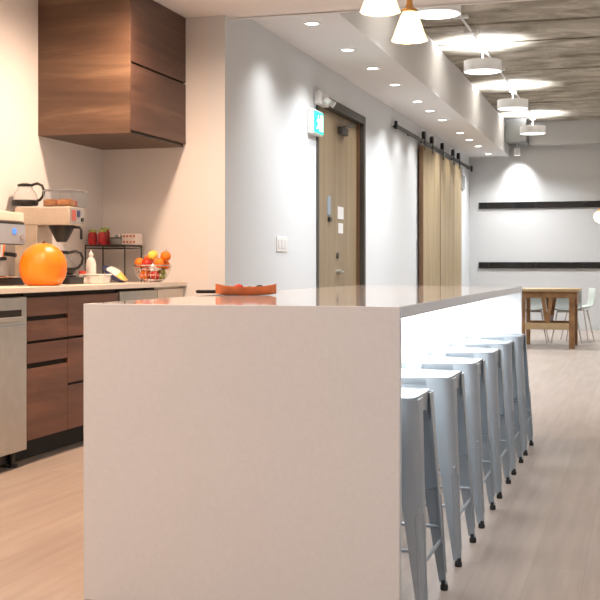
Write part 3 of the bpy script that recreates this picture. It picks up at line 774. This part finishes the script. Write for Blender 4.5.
FR.append(('orange', -.072, .030, .066, 'orange against the back left side of the wire bowl'))
FR.append(('orange', -.066, -.058, .103, 'orange in the second layer of the fruit bowl, front left'))
FR.append(('apple', .000, -.078, .106, 'red apple in the second layer at the front of the fruit bowl'))
FR.append(('orange', .072, -.050, .108, 'orange in the second layer of the fruit bowl, front right'))
FR.append(('orange', .086, .030, .122, 'orange at the right rim of the fruit bowl'))
FR.append(('peach', -.088, .010, .132, 'reddish peach at the left rim of the fruit bowl'))
FR.append(('peach', -.042, -.035, .165, 'reddish peach on top of the fruit heap'))
FR.append(('lemon', .030, -.042, .172, 'yellow lemon on top of the fruit heap'))
FR.append(('orange', .075, -.008, .168, 'orange on top of the fruit heap beside the lemon'))

P_ = [list(f[1:4]) for f in FR]; RR = [mats[f[0]][1]*(1.1 if f[0] == 'lemon' else 1) for f in FR]
for it in range(400):
    for a in range(len(P_)):
        for b in range(a):
            dv = Vector(P_[a]) - Vector(P_[b]); L = dv.length; need = RR[a] + RR[b] + .0005
            if L < need:
                dv = dv.normalized() * (need - L) * .5
                for q in range(3): P_[a][q] += dv[q]; P_[b][q] -= dv[q]
        P_[a][2] -= .0002
        # stay inside the bowl: it widens from .06 at the bottom to .13 at the rim
        z = P_[a][2]; lim = (.054 + .068*min(1, max(0, z-.005)/.11)**.6) - RR[a] if z < .13 else .098
        rad = math.hypot(P_[a][0], P_[a][1])
        if rad > lim: P_[a][0] *= lim/rad; P_[a][1] *= lim/rad; P_[a][2] += .0006
        P_[a][2] = max(P_[a][2], .008 + RR[a])
for f, p in zip(FR, P_): fruit(f[0], p[0], p[1], p[2], f[4])

# ------------------------------------------------------------------ far table and chairs
t = thing('wooden_table', 'small square brown wooden table with a V braced trestle frame near the far wall', 'table', (0,0,0))
tx0, tx1, ty0, ty1, tz = -1.455, -.735, 14.75, 15.55, .752
B('tabletop', 'tabletop', tx0, tx1, ty0, ty1, tz-.035, tz, t, bevel=.004)
for y in (ty0+.03, ty1-.09):
    m = MB(); m.box(tx0+.06, -.855, y+.006, y+.045, tz-.115, tz-.035); m.box(-.785, tx1-.03, y+.006, y+.045, tz-.115, tz-.035); m.build('top_rail', 'tablewood', t, bevel=.003)
    B('leg', 'tablewood', tx0+.01, tx0+.06, y, y+.06, 0, tz-.035, t, bevel=.004)
    B('leg', 'tablewood', -.855, -.785, y, y+.06, 0, tz-.035, t, bevel=.004)
    m = MB(); m.box(tx0+.06, -.855, y+.005, y+.05, .24, .32); m.build('low_stretcher', 'tabletop' if y < 15 else 'tablewood', t, bevel=.003)
    m = MB(); cx = -1.125
    m.prism([(cx-.075, tz-.11), (cx-.03, tz-.11), (cx+.02, .32), (cx-.025, .32)], 'y', y+.006, y+.04)
    m.prism([(cx+.03, tz-.11), (cx+.075, tz-.11), (cx+.025, .32), (cx-.02, .32)], 'y', y+.0085, y+.0375)
    m.build('v_brace', 'tablewood', t)
B('cross_rail', 'tablewood', -1.15, -1.10, ty0+.075, ty1-.09, .33, .40, t, bevel=.003)
B('back_brace', 'tablewood', -.80, -.76, ty0+.09, ty1-.09, tz-.20, tz-.036, t, bevel=.003)
def chair(mat):
    t = thing('shell_chair', 'x', 'chair', (0,0,0), 0, 'low moulded chairs around the wooden table')
    # shell: seat curving up into a low back (+y is the back)
    prof = [(-.20, .435), (-.19, .455), (-.10, .445), (.05, .44), (.14, .455), (.18, .50), (.20, .60), (.205, .73)]
    R = []
    for j in range(9):
        u = -1 + 2*j/8; up = .03*u*u
        R.append([(u*.20, y, z + (up if z < .5 else 0)) for y, z in prof])
    m = MB(); vs = [[m.bm.verts.new(p) for p in r] for r in R]
    for a, b in zip(vs, vs[1:]):
        for k in range(len(a)-1): m.bm.faces.new((a[k], a[k+1], b[k+1], b[k]))
    m.build('shell', mat, t, ang=80, solid=.012)
    for sx in (-1, 1):
        for sy in (-1, 1):
            m = MB(); m.cyl((sx*.12, sy*.11, .43), (sx*.20, sy*.19, 0), .009, 10); m.build('leg', 'chrome', t)
    m = MB(); m.tube([(-.12,-.11,.42), (.12,-.11,.42), (.12,.11,.42), (-.12,.11,.42)], .008, 8, closed=True); m.build('under_frame', 'chrome', t)
    return t
c1 = chair('greyshell'); c1.location = (-1.40, 15.93, 0); c1.rotation_euler = (0,0,0)
c1['label'] = 'low grey shell chair behind the wooden table, left of the V brace'
c2 = dup_to(c1, (-.955, 15.98, 0), 'low grey shell chair behind the wooden table, right of the V brace', 0.05)
c3 = chair('paleshell'); c3.location = (-.84, 16.5, 0); c3.rotation_euler = (0,0,-PI/2+.25); c3['label'] = 'pale shell chair standing behind the right corner of the wooden table'

# ------------------------------------------------------------------ camera, world, view
cam = bpy.data.cameras.new('camera'); co = bpy.data.objects.new('camera', cam); COL.objects.link(co)
co.location = (0, 0, 1.04); co.rotation_euler = (PI/2, 0, math.atan(340/1150))
cam.sensor_width = 36; cam.lens = 36*1150/600; cam.shift_y = -34/600; cam.clip_start = .05
S = bpy.context.scene; S.camera = co
w = bpy.data.worlds.new('world'); S.world = w; w.use_nodes = True
w.node_tree.nodes['Background'].inputs[0].default_value = (.8, .85, .9, 1); w.node_tree.nodes['Background'].inputs[1].default_value = .3
S.view_settings.view_transform = 'Standard'; S.view_settings.look = 'None'; S.view_settings.gamma = 1
S.view_settings.exposure = 0.0
S.view_settings.use_curve_mapping = False
